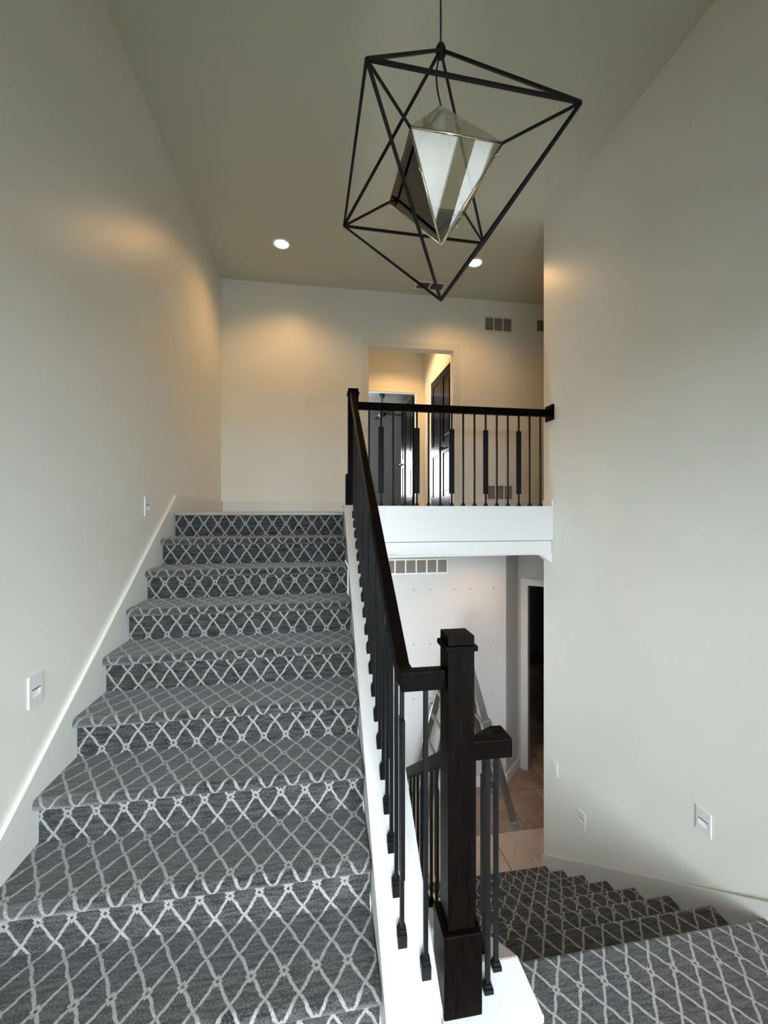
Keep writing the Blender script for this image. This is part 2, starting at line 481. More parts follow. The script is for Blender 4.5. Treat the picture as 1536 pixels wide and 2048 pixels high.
box(bm, -2.5, 0.76, YB, YB+0.1, 0, HC); box(bm, 1.615, 3.3, YB, YB+0.1, 0, HC); box(bm, 0.76, 1.615, YB, YB+0.1, 2.03, HC)
S('wall_vestibule_back', bm, 'wall')
c = empty('trim_2', (1.2, YB, 0), kind='structure')
obj('casing_side', box(NB(), 1.615, 1.70, YB-0.014, YB, 0, 2.115), 'trim_grey', c, bevel=0.003)
obj('casing_side', box(NB(), 0.675, 0.76, YB-0.014, YB, 0, 2.115), 'trim_grey', c, bevel=0.003)
obj('casing_head', box(NB(), 0.76, 1.615, YB-0.014, YB, 2.03, 2.115), 'trim_grey', c, bevel=0.003)
bm = NB()
box(bm, -2.5, 0.05, 9.9, 10.0, 0, 2.44); box(bm, 0.95, 3.3, 9.9, 10.0, 0, 2.44)
box(bm, 0.05, 0.95, 9.9, 10.0, 0, 0.35); box(bm, 0.05, 0.95, 9.9, 10.0, 1.55, 2.44)
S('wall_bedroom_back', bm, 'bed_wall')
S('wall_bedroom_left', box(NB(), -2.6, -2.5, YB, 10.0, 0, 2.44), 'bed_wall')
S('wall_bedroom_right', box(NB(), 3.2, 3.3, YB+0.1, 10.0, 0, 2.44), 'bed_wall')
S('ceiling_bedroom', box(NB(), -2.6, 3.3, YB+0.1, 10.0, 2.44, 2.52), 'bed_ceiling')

def door_leaf(parent, x0, y0, x1, y1, h, th=0.035, lever_at=0.93, hinge_a=True, both=False):
    """panelled leaf standing from (x0,y0) (hinge side) to (x1,y1); face to the left of that direction"""
    a, b = Vector((x0, y0, 0)), Vector((x1, y1, 0)); d = (b-a); w = d.length; d.normalize()
    n = Vector((-d.y, d.x, 0))
    def P(u, z, o): return a + d*u + n*o + Vector((0, 0, z))
    def slab(bm, u0, u1, z0, z1, o0, o1):
        vs = [bm.verts.new(P(u, z, o)) for o in (o0, o1) for u, z in ((u0, z0), (u1, z0), (u1, z1), (u0, z1))]
        for f in ((0,1,2,3),(7,6,5,4),(0,4,5,1),(1,5,6,2),(2,6,7,3),(3,7,4,0)): bm.faces.new([vs[i] for i in f])
        bmesh.ops.recalc_face_normals(bm, faces=bm.faces[:])
    bm = NB(); slab(bm, 0, w, 0.01, h, -th/2+0.006, th/2-0.006)
    leaf = obj('door_leaf', bm, 'door_dark', parent)
    st = 0.10
    bm = NB()
    for o0, o1 in ((th/2-0.006, th/2+0.004), (-th/2-0.004, -th/2+0.006)):
        slab(bm, 0, st, 0.01, h, o0, o1); slab(bm, w-st, w, 0.01, h, o0, o1)
        slab(bm, st, w-st, 0.01, 0.22, o0, o1); slab(bm, st, w-st, h-0.11, h, o0, o1); slab(bm, st, w-st, 0.83, 0.99, o0, o1)
    obj('stile_and_rail_frame', bm, 'door_dark', leaf, bevel=0.003)
    for z0, z1 in ((0.30, 0.75), (1.07, h-0.19)):
        bm = NB(); slab(bm, st+0.05, w-st-0.05, z0, z1, th/2-0.007, th/2+0.002)
        obj('raised_panel', bm, 'door_dark', leaf, bevel=0.004)
    # lever
    for o in ((1, -1) if both else (1,)):
        bm = NB()
        p = P(w-0.06, lever_at-0.03, o*(th/2+0.004))
        tube(bm, [p, p + n*o*0.05], 0.011, 10)
        obox(bm, p + n*o*0.045, p + n*o*0.045 - d*0.11, 0.014, 0.016)
        slab(bm, w-0.09, w-0.03, lever_at-0.06, lever_at, o*(th/2), o*(th/2+0.012))
        obj('lever_handle', bm, 'iron', leaf)
    for z in (0.25, h*0.5, h-0.25):
        q = P(0.0, z, th/2)
        bm = NB(); tube(bm, [q - Vector((0,0,0.045)), q + Vector((0,0,0.045))], 0.008, 8)
        obj('hinge', bm, 'iron', leaf)
    return leaf
d2 = empty('door_2', (XV-0.02, 5.72, 0), kind='structure')
door_leaf(d2, XV-0.022, 6.25, XV-0.022, 5.722, 2.0)
# the second leaf of the pair: face must point into the vestibule as well
door_leaf(d2, XV-0.022, 5.19, XV-0.022, 5.718, 2.0, both=True)
obj('casing_head', box(NB(), XV-0.016, XV, 5.165, 6.335, 2.005, 2.09), 'trim_grey', d2, bevel=0.003)
obj('casing_side', box(NB(), XV-0.016, XV, 6.255, 6.335, 0, 2.005), 'trim_grey', d2, bevel=0.003)
d3 = empty('door_3', (1.60, YB+0.1, 0), kind='structure')
door_leaf(d3, 1.605, YB+0.12, 1.56, YB+0.91, 2.0, both=True)

fan = empty('ceiling_fan', (1.27, 8.45, 2.44), 'dark ceiling fan hanging in the dim room past the upstairs doorway', 'ceiling fan')
bm = NB(); lathe(bm, [(0.0, 2.44), (0.06, 2.44), (0.05, 2.38), (0.014, 2.37), (0.014, 2.12), (0.09, 2.11), (0.10, 2.03), (0.07, 1.98), (0.0, 1.97)], 1.27, 8.45, 20)
obj('motor_housing', bm, 'fan', fan, smooth=True)
for k in range(5):
    q = 2*math.pi*k/5 + 0.35
    bm = NB(); dv = Vector((math.cos(q), math.sin(q), 0)); c0 = Vector((1.27, 8.45, 2.05))
    obox(bm, c0 + dv*0.09, c0 + dv*0.62, 0.13, 0.012)
    obj('fan_blade', bm, 'fan', fan, bevel=0.003)

# ---- lower level
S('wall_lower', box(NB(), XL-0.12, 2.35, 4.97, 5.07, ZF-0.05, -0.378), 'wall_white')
wl = bpy.data.objects['wall_lower']
for sx, sz in ((1.144,-.96),(1.353,-.961),(1.66,-.966),(1.877,-.966),(2.18,-.963),(1.141,-1.634),(1.352,-1.634),(2.175,-1.635),(1.137,-2.305),(1.345,-2.31),(2.175,-2.314)):
    bm = NB(); tube(bm, [(sx, 4.9685, sz), (sx, 4.972, sz)], 0.0085, 10)
    obj('drywall_screw', bm, 'screw', wl)
S('baseboard_lower', box(NB(), 0.37, 2.35, 4.954, 4.97, ZF, ZF+0.128), 'trim', bevel=0.003)
# diagonal doorway at the foot of the stairs
pa, pb = Vector((2.35, 4.97, 0)), Vector((2.66, 5.265, 0))
da = (pb-pa).normalized(); na = Vector((da.y, -da.x, 0))
db = Vector((0.745, -0.667, 0)); nb = Vector((-db.y, db.x, 0))*-1   # door wall runs back towards the stairs
nb = Vector((-0.667, -0.745, 0))
def vwall(bm, p, q, n, th, z0, z1):
    p, q = Vector(p), Vector(q)
    poly = [p, q, q - n*th, p - n*th]
    prism_z(bm, [(v.x, v.y) for v in poly], z0, z1); return bm
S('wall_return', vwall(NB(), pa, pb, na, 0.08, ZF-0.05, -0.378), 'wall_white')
S('baseboard_return', vwall(NB(), pa + na*0.016, pb + na*0.016, na, 0.016, ZF, ZF+0.128), 'trim', bevel=0.003)
o0, o1 = pb + db*0.13, pb + db*0.95
bm = NB(); vwall(bm, pb, o0, nb, 0.11, ZF-0.05, -0.378); vwall(bm, o1, pb + db*2.3, nb, 0.11, ZF-0.05, -0.378); vwall(bm, o0, o1, nb, 0.11, -0.985, -0.378)
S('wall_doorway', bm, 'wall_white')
t3 = empty('trim_3', (o0.x, o0.y, ZF), kind='structure')
obj('casing_side', vwall(NB(), o0 - db*0.09 + nb*0.015, o0 + db*0.004 + nb*0.015, nb, 0.015, ZF, -0.895), 'trim', t3, bevel=0.003)
obj('casing_side', vwall(NB(), o1 + nb*0.015, o1 + db*0.09 + nb*0.015, nb, 0.015, ZF, -0.895), 'trim', t3, bevel=0.003)
obj('casing_head', vwall(NB(), o0 + nb*0.015, o1 + nb*0.015, nb, 0.015, -0.985, -0.895), 'trim', t3, bevel=0.003)
# shell of the rooms beyond
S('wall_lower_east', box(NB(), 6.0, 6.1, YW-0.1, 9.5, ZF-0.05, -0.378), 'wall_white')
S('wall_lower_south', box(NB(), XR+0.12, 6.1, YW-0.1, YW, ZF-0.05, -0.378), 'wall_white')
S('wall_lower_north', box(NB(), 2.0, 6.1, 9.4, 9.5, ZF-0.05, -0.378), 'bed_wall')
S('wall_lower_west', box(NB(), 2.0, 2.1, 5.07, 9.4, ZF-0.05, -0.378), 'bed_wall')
fl = S('floor_lower', box(NB(), XL-0.12, 6.1, 3.2, 9.5, ZF-0.10, ZF-0.004), 'grout')
# stone tiles in rows of unequal widths
tile_protos = {}
def tile(x0, x1, y0, y1, mat):
    g = 0.004
    key = (round(x1-x0, 3), round(y1-y0, 3), mat)
    if key not in tile_protos:
        bm = box(NB(), x0+g, x1-g, y0+g, y1-g, ZF-0.006, ZF)
        tile_protos[key] = obj('tile', bm, mat, fl, origin=(x0, y0, ZF), bevel=0.002, seg=1)
    else:
        inst(tile_protos[key], fl, (x0, y0, ZF))
ys = [3.30, 3.607, 4.215, 4.82, 5.427, 5.73, 6.337, 6.944, 7.551, 8.158, 8.765]
for r in range(len(ys)-1):
    x = 0.42 + [0.0, 0.20, -0.21, 0.0, 0.2, -0.2, 0.1, -0.1, 0.3, 0.0][r]
    i = r
    while x < 5.6:
        w = [0.607, 0.405, 0.607, 0.81][i % 4]
        if r == 1 and x < 1.83 < x+w+0.3: w = 1.83-x if 1.83-x > 0.25 else w
        mt = ['tile_a', 'tile_c', 'tile_b'][(i*7 + r*5 + (i*r) % 3) % 3]
        if 1.8 < x+w/2 < 2.8:
            mt = {1: 'tile_a', 2: 'tile_b', 3: 'tile_b', 0: 'tile_c'}.get(r, mt)
        tile(x, x+w, ys[r], ys[r+1], mt); x += w; i += 1

# ------------------------------------------------------------------ stairs with patterned carpet
def carpet_step(parent, name, xa, xb, ynose, zt, depth, rise, sgn, v0, nose=True):
    depth += 0.014
    """sgn=-1: nose faces the camera (up flight); +1: nose faces away (down flight)"""
    r, ov = 0.024, 0.040
    prof = [(depth, 0.0)]
    if nose:
        prof += [(r + (depth-r)*0.5, 0.0), (r, 0.0)]
        for k in range(1, 11):
            q = math.pi*k/10
            prof.append((r - r*math.sin(q), -r + r*math.cos(q)))
        prof.append((ov, -2*r))
    prof.append((ov if nose else depth, -rise-0.002))
    bm = NB(); uv = bm.loops.layers.uv.new('carpet')
    s, acc = [0.0], 0.0
    for p, q in zip(prof, prof[1:]):
        acc += math.hypot(q[0]-p[0], q[1]-p[1]); s.append(acc)
    Y = [ynose - sgn*p[0] for p in prof]; Z = [zt + p[1] for p in prof]
    A = [bm.verts.new((xa, y, z)) for y, z in zip(Y, Z)]; B = [bm.verts.new((xb, y, z)) for y, z in zip(Y, Z)]
    for i in range(len(prof)-1):
        f = bm.faces.new((A[i], A[i+1], B[i+1], B[i]))
        f.normal_update()
        for l in f.loops:
            j = i if l.vert in (A[i], B[i]) else i+1
            l[uv].uv = (l.vert.co.x - xa, v0 + s[j])
        f.smooth = nose and 2 <= i <= 12
    # close the ends and the back
    yb_ = ynose - sgn*depth
    Ab, Bb = bm.verts.new((xa, yb_, zt-rise-0.002)), bm.verts.new((xb, yb_, zt-rise-0.002))
    if nose:
        bm.faces.new(A + [Ab]); bm.faces.new(B + [Bb])
        bm.faces.new((A[-1], B[-1], Bb, Ab)); bm.faces.new((A[0], B[0], Bb, Ab))
    bmesh.ops.recalc_face_normals(bm, faces=bm.faces[:])
    o = obj(name, bm, 'carpet', parent)
    return s[-1]

up = empty('staircase', (-0.46, 1.2, ZL), 'wide flight of patterned carpet steps climbing to the upper hall', 'stairs')
v = 0.055
xs0, xs1 = XL+0.018, 0.192
# top riser under the wooden nosing of the hall floor
bm = NB(); uvl = bm.loops.layers.uv.new('carpet')
yr0 = Y1 + 0.036
for f in box(bm, xs0, xs1, yr0, yr0+0.02, -R1-0.002, -0.024).faces:
    for l in f.loops: l[uvl].uv = (l.vert.co.x - xs0, v - l.vert.co.z)
obj('riser', bm, 'carpet', up)
obj('nosing_board', box(NB(), xs0, xs1, Y1-0.004, 3.485, -0.026, 0.0), 'wood', up, bevel=0.004)
v += R1
for k in range(1, 10):
    v += carpet_step(up, 'step', xs0, xs1, Y1-T1*k, -R1*k, T1+0.03, R1, -1, v)

down = empty('staircase', (1.37, 1.7, ZF), 'flight of patterned carpet steps going down to the tiled hall', 'stairs')
xd0, xd1 = 0.668, XR-0.018
v = 0.02
for j in range(1, 8):
    v += carpet_step(down, 'step', xd0, xd1, Y2+T2*j, ZL-R2*j, T2+0.03, R2, 1, v)
# landing: broad carpeted floor
land = empty('floor_landing', (0.47, -0.5, ZL-0.2), kind='structure')
carpet_step(land, 'landing_carpet', xd0, xd1, Y2, ZL, Y2-0.80, R2, 1, 0.083)
bm = NB(); uvl = bm.loops.layers.uv.new('carpet')
box(bm, XL, XR, YE, 0.80, ZL-0.2, ZL); box(bm, XL, xd0, 0.80, 1.25, ZL-0.2, ZL)
for f in bm.faces:
    for l in f.loops: l[uvl].uv = (l.vert.co.x - xd0, 0.083 + (l.vert.co.y - 0.80))
obj('landing_carpet', bm, 'carpet', land)

# ------------------------------------------------------------------ knee walls beside the flights
CX0, CX1 = 0.193, 0.368
def capz(y): return SL*(y-Y1) + 0.074
yf, yt = 1.205, Y1 - (0.074-0.058)/SL
kw = S('wall_stair', prism_x(NB(), [(yf+0.006, ZL), (yf+0.006, capz(yf)-0.02), (yt, 0.038), (3.47, 0.038), (3.47, -0.378), (2.9, -0.378), (2.9, ZF), (yf+0.006, ZF)], CX0+0.004, CX1-0.004), 'trim')
obj('wall_cap', prism_x(NB(), [(yf, capz(yf)-0.025), (yf, capz(yf)), (yt, 0.058), (3.58, 0.058), (3.58, 0.036), (yt+0.01, 0.036)], CX0, CX1), 'trim', kw, bevel=0.003)
# plinth under the newel and the lower knee wall
DX0, DX1 = 0.50, 0.664
def dcap(y): return -1.53 - 0.712*(y-1.335)
kd = S('wall_plinth', prism_x(NB(), [(1.172, ZL), (1.172, -1.553), (1.335, -1.553), (3.45, dcap(3.45)-0.023), (3.45, ZF), (1.6, ZF), (1.172, ZL-0.2)], DX0, DX1), 'trim')
obj('plinth_body', box(NB(), CX1, DX0+0.001, 1.172, 1.335, ZL, -1.553), 'trim', kd)
obj('wall_cap', box(NB(), CX1+0.001, DX1+0.010, 1.162, 1.337, -1.556, -1.53), 'trim', kd, bevel=0.006)
obj('wall_cap', prism_x(NB(), [(1.335, -1.553), (1.335, -1.53), (3.45, dcap(3.45)), (3.45, dcap(3.45)-0.026)], DX0-0.01, DX1+0.010), 'trim', kd, bevel=0.003)

# ---- balcony fascia
FY = 3.455
fa = S('trim_4', box(NB(), CX1, XR, FY, FY+0.10, -0.255, 0.030), 'trim', bevel=0.002)
obj('lower_board', box(NB(), CX1, XR-0.006, FY+0.012, FY+0.10, -0.378, -0.262), 'trim', fa, bevel=0.002)
obj('bottom_bead', box(NB(), CX1, XR-0.004, FY+0.004, FY+0.11, -0.386, -0.372), 'trim', fa, bevel=0.003)
obj('balcony_cap', box(NB(), CX1+0.001, XR, FY-0.012, FY+0.13, 0.030, 0.053), 'trim', fa, bevel=0.004)
obj('end_return', box(NB(), XR-0.016, XR, FY-0.008, FY+0.012, 0.053, 0.108), 'trim', fa, bevel=0.002)
obj('end_baseboard', box(NB(), XR-0.014, XR, FY+0.012, YW, 0.053, 0.108), 'trim_grey', fa, bevel=0.002)
# little scrolled bracket under the right end
prof = [(FY+0.012, -0.386), (FY+0.012, -0.420), (FY+0.030, -0.447), (FY+0.055, -0.452), (FY+0.075, -0.430), (FY+0.09, -0.386)]
bm = NB()
xz = [(XR, -0.386), (XR, -0.455), (XR-0.02, -0.45), (XR-0.045, -0.435), (XR-0.075, -0.41), (XR-0.105, -0.395), (XR-0.13, -0.386)]
A = [bm.verts.new((x, FY+0.012, z)) for x, z in xz]; B = [bm.verts.new((x, FY+0.095, z)) for x, z in xz]
bm.faces.new(A); bm.faces.new(B[::-1])
for i in range(len(xz)): bm.faces.new((A[i], B[i], B[(i+1) % len(xz)], A[(i+1) % len(xz)]))
bmesh.ops.recalc_face_normals(bm, faces=bm.faces[:])
obj('corner_bracket', bm, 'trim', fa, bevel=0.002)

# ------------------------------------------------------------------ railings
def newel(parent, cx, cy, z0, zbase, ztop, w=0.0845, wb=0.121, plate=0.102):
    h, hb, hp = w/2, wb/2, plate/2
    nw = obj('newel_post', box(NB(), cx-h, cx+h, cy-h, cy+h, z0+0.01, ztop-0.03), 'espresso', parent, bevel=0.002)
    bm = NB(); box(bm, cx-hb, cx+hb, cy-hb, cy+hb, z0, zbase)
    obj('newel_base', bm, 'espresso', nw, bevel=0.004)
    bm = NB(); box(bm, cx-hp, cx+hp, cy-hp, cy+hp, ztop-0.047, ztop-0.030)
    obj('newel_plate', bm, 'espresso', nw, bevel=0.003)
    obj('newel_cap', box(NB(), cx-h, cx+h, cy-h, cy+h, ztop-0.030, ztop), 'espresso', nw, bevel=0.002)
    return nw

RT, RW = 0.061, 0.042
def rod_proto(name, parent, foot, height, panel=None, axis='y', sloped=True):
    x, y, z = foot; t = 0.0068
    b = obj(name, box(NB(), x-t, x+t, y-t, y+t, z+0.01, z+height), 'iron', parent, origin=foot)
    bm = NB()
    a1, a2 = 0.0155, 0.0115
    if sloped:
        s = sloped
        def sheared(h, z0, z1):
            vs = [bm.verts.new((x+i*h, y+j*h, z + zz + (s*j*h if zz < 0.03 else s*j*h*0.55))) for zz in (z0, z1) for i, j in ((-1,-1),(1,-1),(1,1),(-1,1))]
            for f in ((3,2,1,0),(4,5,6,7),(0,1,5,4),(1,2,6,5),(2,3,7,6),(3,0,4,7)): bm.faces.new([vs[i] for i in f])
        sheared(a1, -0.003, 0.034); sheared(a2, 0.030, 0.047)
    else:
        box(bm, x-a1, x+a1, y-a1, y+a1, z-0.001, z+0.014); box(bm, x-a2, x+a2, y-a2, y+a2, z+0.014, z+0.026)
    obj('shoe', bm, 'iron', b, bevel=0.002)
    if panel:
        p0, p1, pw, pt = panel
        hw = pw/2
        if axis == 'y': bm = box(NB(), x-pt/2, x+pt/2, y-hw, y+hw, z+p0, z+p1)
        else: bm = box(NB(), x-hw, x+hw, y-pt/2, y+pt/2, z+p0, z+p1)
        obj('flat_panel', bm, 'iron', b, bevel=0.002)
    return b

def copy_rod(src, parent, foot):
    c = inst(src, parent, foot)
    for ch in src.children:
        d = ch.copy(); COL.objects.link(d); d.parent = c
    return c

# -- railing of the upper flight
NX, NY = 0.428, 1.254
ur = empty('stair_railing', (NX, NY, -1.53), 'dark wood handrail with black iron balusters beside the climbing steps', 'railing')
newel(ur, NX, NY, -1.53, -1.278, -0.380)
RX = 0.267
bm = NB(); box(bm, RX-RW/2, NX-0.042, NY-RW/2, NY+RW/2, -0.490-RT, -0.490)
hr = obj('level_rail', bm, 'espresso', ur, bevel=0.004)
sl = 0.706
vt = RT/math.cos(math.atan(sl))
yk, ye = 1.318, 3.426
zr = lambda y: -0.490 + sl*(y-yk)
prism = [(NY+RW/2-0.003, -0.490-RT), (NY+RW/2-0.003, -0.490), (yk, -0.490), (ye, zr(ye)), (ye, zr(ye)-vt), (yk+0.02, -0.490-RT)]
obj('handrail', prism_x(NB(), prism, RX-RW/2, RX+RW/2), 'espresso', ur, bevel=0.004)
zb1 = capz(1.285)
rod_proto('baluster', ur, (0.331, 1.272, capz(1.272)), -0.49-RT-capz(1.272)+0.004, sloped=SL)
by = [1.335 + 0.1017*i for i in range(20)]
def rod_h(y): return max(zr(y), -0.49) - vt - capz(y) + 0.01
hh = rod_h(1.9)
pp = rod_proto('baluster', ur, (RX, by[0], capz(by[0])), hh - 0.01, panel=(0.215, 0.735, 0.046, 0.013), sloped=SL)
pl = rod_proto('baluster', ur, (RX, by[1], capz(by[1])), hh, sloped=SL)
for i, y in enumerate(by):
    if i in (0, 1): continue
    copy_rod(pp if i % 3 == 0 else pl, ur, (RX, y, capz(y)))

# -- railing of the balcony
BYC = 3.49
br = empty('balcony_railing', (1.17, BYC, 0.053), 'level dark wood handrail with black iron balusters along the upper hall edge', 'railing')
newel(br, 0.276, BYC, 0.058, 0.318, 1.036, w=0.0865, wb=0.124)
obj('handrail', box(NB(), 0.276+0.043, XR-0.02, BYC-RW/2, BYC+RW/2, 0.868, 0.931), 'espresso', br, bevel=0.004)
obj('rail_socket', prism_x(NB(), [(3.4265, zr(3.4265)), (3.449, zr(3.449)), (3.449, zr(3.449)-vt), (3.4265, zr(3.4265)-vt)], RX-RW/2, RX+RW/2), 'espresso', br)
obj('wall_rosette', box(NB(), XR-0.020, XR, 3.432, 3.556, 0.832, 0.972), 'espresso', br, bevel=0.003)
bpn = bpl = None
for i in range(16):
    x = 0.412 + 0.1045*i; f = (x, BYC, 0.053)
    if i % 3 == 1:
        if bpn is None: bpn = rod_proto('baluster', br, f, 0.818, panel=(0.108, 0.675, 0.047, 0.013), axis='x', sloped=0)
        else: copy_rod(bpn, br, f)
    else:
        if bpl is None: bpl = rod_proto('baluster', br, f, 0.818, sloped=0)
        else: copy_rod(bpl, br, f)

# -- railing of the lower flight
lr = empty('stair_railing', (0.585, NY, -1.53), 'dark wood handrail with black balusters running down beside the lower steps', 'railing')
DXc = 0.584
obj('level_rail', box(NB(), NX+0.0425, DXc+RW/2, NY-RW/2, NY+RW/2, -0.720-RT, -0.720), 'espresso', lr, bevel=0.004)
sd = 0.714; ykd, yed = 1.318, 3.36
zd = lambda y: -0.720 - sd*(y-ykd)
obj('handrail', prism_x(NB(), [(NY+RW/2-0.003, -0.720-RT), (NY+RW/2-0.003, -0.720), (ykd, -0.720), (yed, zd(yed)), (yed, zd(yed)-vt), (ykd-0.02, -0.720-RT)], DXc-RW/2, DXc+RW/2), 'espresso', lr, bevel=0.004)
newel(lr, DXc, 3.40, dcap(3.40)-0.02, dcap(3.40)+0.24, zd(3.36)+0.12)
rod_proto('baluster', lr, (0.530, NY, -1.53), 1.53-0.72-RT+0.004, sloped=0)
rod_proto('baluster', lr, (DXc, 1.312, -1.53), 1.53-0.72-RT+0.004, sloped=0)
hd = zd(1.9) - vt - dcap(1.9) + 0.01
y = 1.412
dp = rod_proto('baluster', lr, (DXc, y, dcap(y)), hd, panel=(0.16, 0.63, 0.046, 0.013), sloped=-0.712)
dl = None
for i in range(1, 19):
    y = 1.412 + 0.102*i
    if i % 3 == 0: copy_rod(dp, lr, (DXc, y, dcap(y)))
    elif dl is None: dl = rod_proto('baluster', lr, (DXc, y, dcap(y)), hd, sloped=-0.712)
    else: copy_rod(dl, lr, (DXc, y, dcap(y)))

# ------------------------------------------------------------------ vents
def vent(name, label, origin, ux, uz, n, w, h, nn, fw=0.016, gap=0.012, nl=8, group=None):
    """grille with nn openings; origin = corner, ux/uz in-plane axes, n = outward normal"""
    o, ux, uz, n = Vector(origin), Vector(ux), Vector(uz), Vector(n)
    e = empty(name, o + ux*w/2 + uz*h/2*0, label, 'air vent', group)
    def slab(bm, u0, u1, z0, z1, d0, d1):
        vs = [bm.verts.new(o + ux*u + uz*z + n*d) for d in (d0, d1) for u, z in ((u0, z0), (u1, z0), (u1, z1), (u0, z1))]
        for f in ((0,1,2,3),(7,6,5,4),(0,4,5,1),(1,5,6,2),(2,6,7,3),(3,7,4,0)): bm.faces.new([vs[i] for i in f])
        bmesh.ops.recalc_face_normals(bm, faces=bm.faces[:])
    bm = NB(); slab(bm, fw*0.5, w-fw*0.5, fw*0.5, h-fw*0.5, 0.0005, 0.003)
    obj('duct_backing', bm, 'dark', e)
    bm = NB()
    slab(bm, 0, w, 0, fw, 0, 0.011); slab(bm, 0, w, h-fw, h, 0, 0.011)
    slab(bm, 0, fw, fw, h-fw, 0, 0.011); slab(bm, w-fw, w, fw, h-fw, 0, 0.011)
    pw = (w - 2*fw - gap*(nn-1))/nn
    for i in range(1, nn):
        u = fw + pw*i + gap*(i-1); slab(bm, u, u+gap, fw, h-fw, 0, 0.010)
    obj('frame', bm, 'trim_grey', e, bevel=0.0015, seg=1)
    for i in range(nn):
        u = fw + (pw+gap)*i
        bm = NB()
        for k in range(nl):
            z = fw + (h-2*fw)*(k+0.5)/nl; t = (h-2*fw)/nl
            vs = [o + ux*(u+a) + uz*(z+bz) + n*dd for a, bz, dd in ((0, -t*0.30, 0.009), (pw, -t*0.30, 0.009), (pw, t*0.25, 0.004), (0, t*0.25, 0.004))]
            bm.faces.new([bm.verts.new(p) for p in vs])
            vs = [p - n*0.0015 for p in vs]
            bm.faces.new([bm.verts.new(p) for p in vs[::-1]])
        obj('louvers', bm, 'louver', e, kind='stuff')
    return e
vent('wall_vent', 'three-pane white return air vent high beside the ceiling on the hall wall', (2.085, YF, 2.325), (1,0,0), (0,0,1), (0,-1,0), 0.39, 0.20, 3, 0.018, 0.016, 7)
vent('wall_vent', 'white air vent high on the hall wall, half hidden by the grey wall corner', (2.80, YF, 2.36), (1,0,0), (0,0,1), (0,-1,0), 0.35, 0.18, 3, 0.018, 0.016, 7)
vent('wall_vent', 'low white air vent seen through the balcony balusters', (2.115, YF, 0.150), (1,0,0), (0,0,1), (0,-1,0), 0.37, 0.205, 3, 0.018, 0.016, 7)
vent('ceiling_vent', 'small white register in the ceiling near the hall wall', (1.13, 4.74, HC), (1,0,0), (0,1,0), (0,0,-1), 0.36, 0.185, 2, 0.02, 0.016, 7)
vent('wall_vent', 'long six-pane white return vent under the balcony on the lower wall', (0.765, 4.97, -0.765), (1,0,0), (0,0,1), (0,-1,0), 0.815, 0.19, 6, 0.018, 0.018, 10)

# ------------------------------------------------------------------ step lights and wall plates
def step_light(label, x, y0, y1, z0, z1, n, name='step_light', kind='light'):
    e = empty(name, (x, (y0+y1)/2, z0), label, 'step light' if kind == 'light' else 'outlet plate', None)
    def sl_(bm, ya, yb, za, zb, d0, d1): box(bm, min(x+n*d0, x+n*d1), max(x+n*d0, x+n*d1), ya, yb, za, zb)
    w, h = y1-y0, z1-z0
    ya, yb = y0+w*0.20, y0+w*0.80
    if kind == 'light': za, zb = z0+h*0.30, z0+h*0.58
    else: za, zb = z0+h*0.18, z0+h*0.82
    bm = NB()
    sl_(bm, y0, y1, z0, za, 0, 0.007); sl_(bm, y0, y1, zb, z1, 0, 0.007); sl_(bm, y0, ya, za, zb, 0, 0.007); sl_(bm, yb, y1, za, zb, 0, 0.007)
    bmesh.ops.remove_doubles(bm, verts=bm.verts[:], dist=1e-5)
    obj('face_plate', bm, 'plate', e)
    if kind == 'light':
        # slanted white reflector inside the pocket, dark hood above it
        prof_ = [(0.0065, za), (0.0, zb), (0.0, za)]
        A = []
        bm = NB()
        a = [bm.verts.new((x+n*d, ya, z)) for d, z in prof_]; b2 = [bm.verts.new((x+n*d, yb, z)) for d, z in prof_]
        bm.faces.new(a); bm.faces.new(b2[::-1])
        for i in range(3): bm.faces.new((a[i], b2[i], b2[(i+1) % 3], a[(i+1) % 3]))
        bmesh.ops.recalc_face_normals(bm, faces=bm.faces[:])
        obj('reflector', bm, 'recess_white', e)
        bm = NB(); sl_(bm, ya, yb, zb-h*0.045, zb, 0.0005, 0.0085)
        obj('hood', bm, 'screw', e)
    else:
        bm = NB(); sl_(bm, ya+0.003, yb-0.003, za+0.003, zb-0.003, 0, 0.009)
        obj('rocker', bm, 'plate', e, bevel=0.002)
    return e
step_light('recessed white step light low on the wall beside the middle steps', XL, 1.828, 1.908, -0.785, -0.658, 1)
step_light('recessed white step light by the top of the climbing steps', XL, 2.925, 3.003, -0.027, 0.103, 1)
step_light('white step light low on the grey wall above the lowest steps', XR, 2.991, 3.074, -2.537, -2.411, -1)
step_light('white step light on the grey wall beside the landing edge', XR, 1.923, 2.011, -1.762, -1.634, -1)
step_light('small white rocker switch plate near the end of the grey wall', XR, 3.382, 3.465, -2.354, -2.235, -1, 'switch_plate', 'plate')

# ------------------------------------------------------------------ recessed lights
def downlight(x, y, z, power, label, cone=2.5):
    e = empty('recessed_light', (x, y, z), label, 'ceiling light', None)
    bm = NB(); lathe(bm, [(0.070, z-0.004), (0.074, z-0.010), (0.090, z-0.008), (0.095, z-0.001), (0.095, z)], x, y, 40)
    obj('trim_ring', bm, 'trim', e, smooth=True)
    bm = NB(); lathe(bm, [(0.0, z-0.0045), (0.072, z-0.0045), (0.072, z-0.001), (0.0, z-0.001)], x, y, 40)
    obj('lens', bm, 'lens', e)
    d = bpy.data.lights.new('lamp_glow', 'SPOT'); d.energy = power; d.color = WARM
    d.spot_size = cone; d.spot_blend = 0.75; d.shadow_soft_size = 0.06
    o = bpy.data.objects.new('lamp_glow', d); COL.objects.link(o); o.parent = e; o.location = (0, 0, -0.02)
    return e
downlight(-0.387, 4.305, HC, 60, 'lit round recessed light in the ceiling nearer the long stair wall')
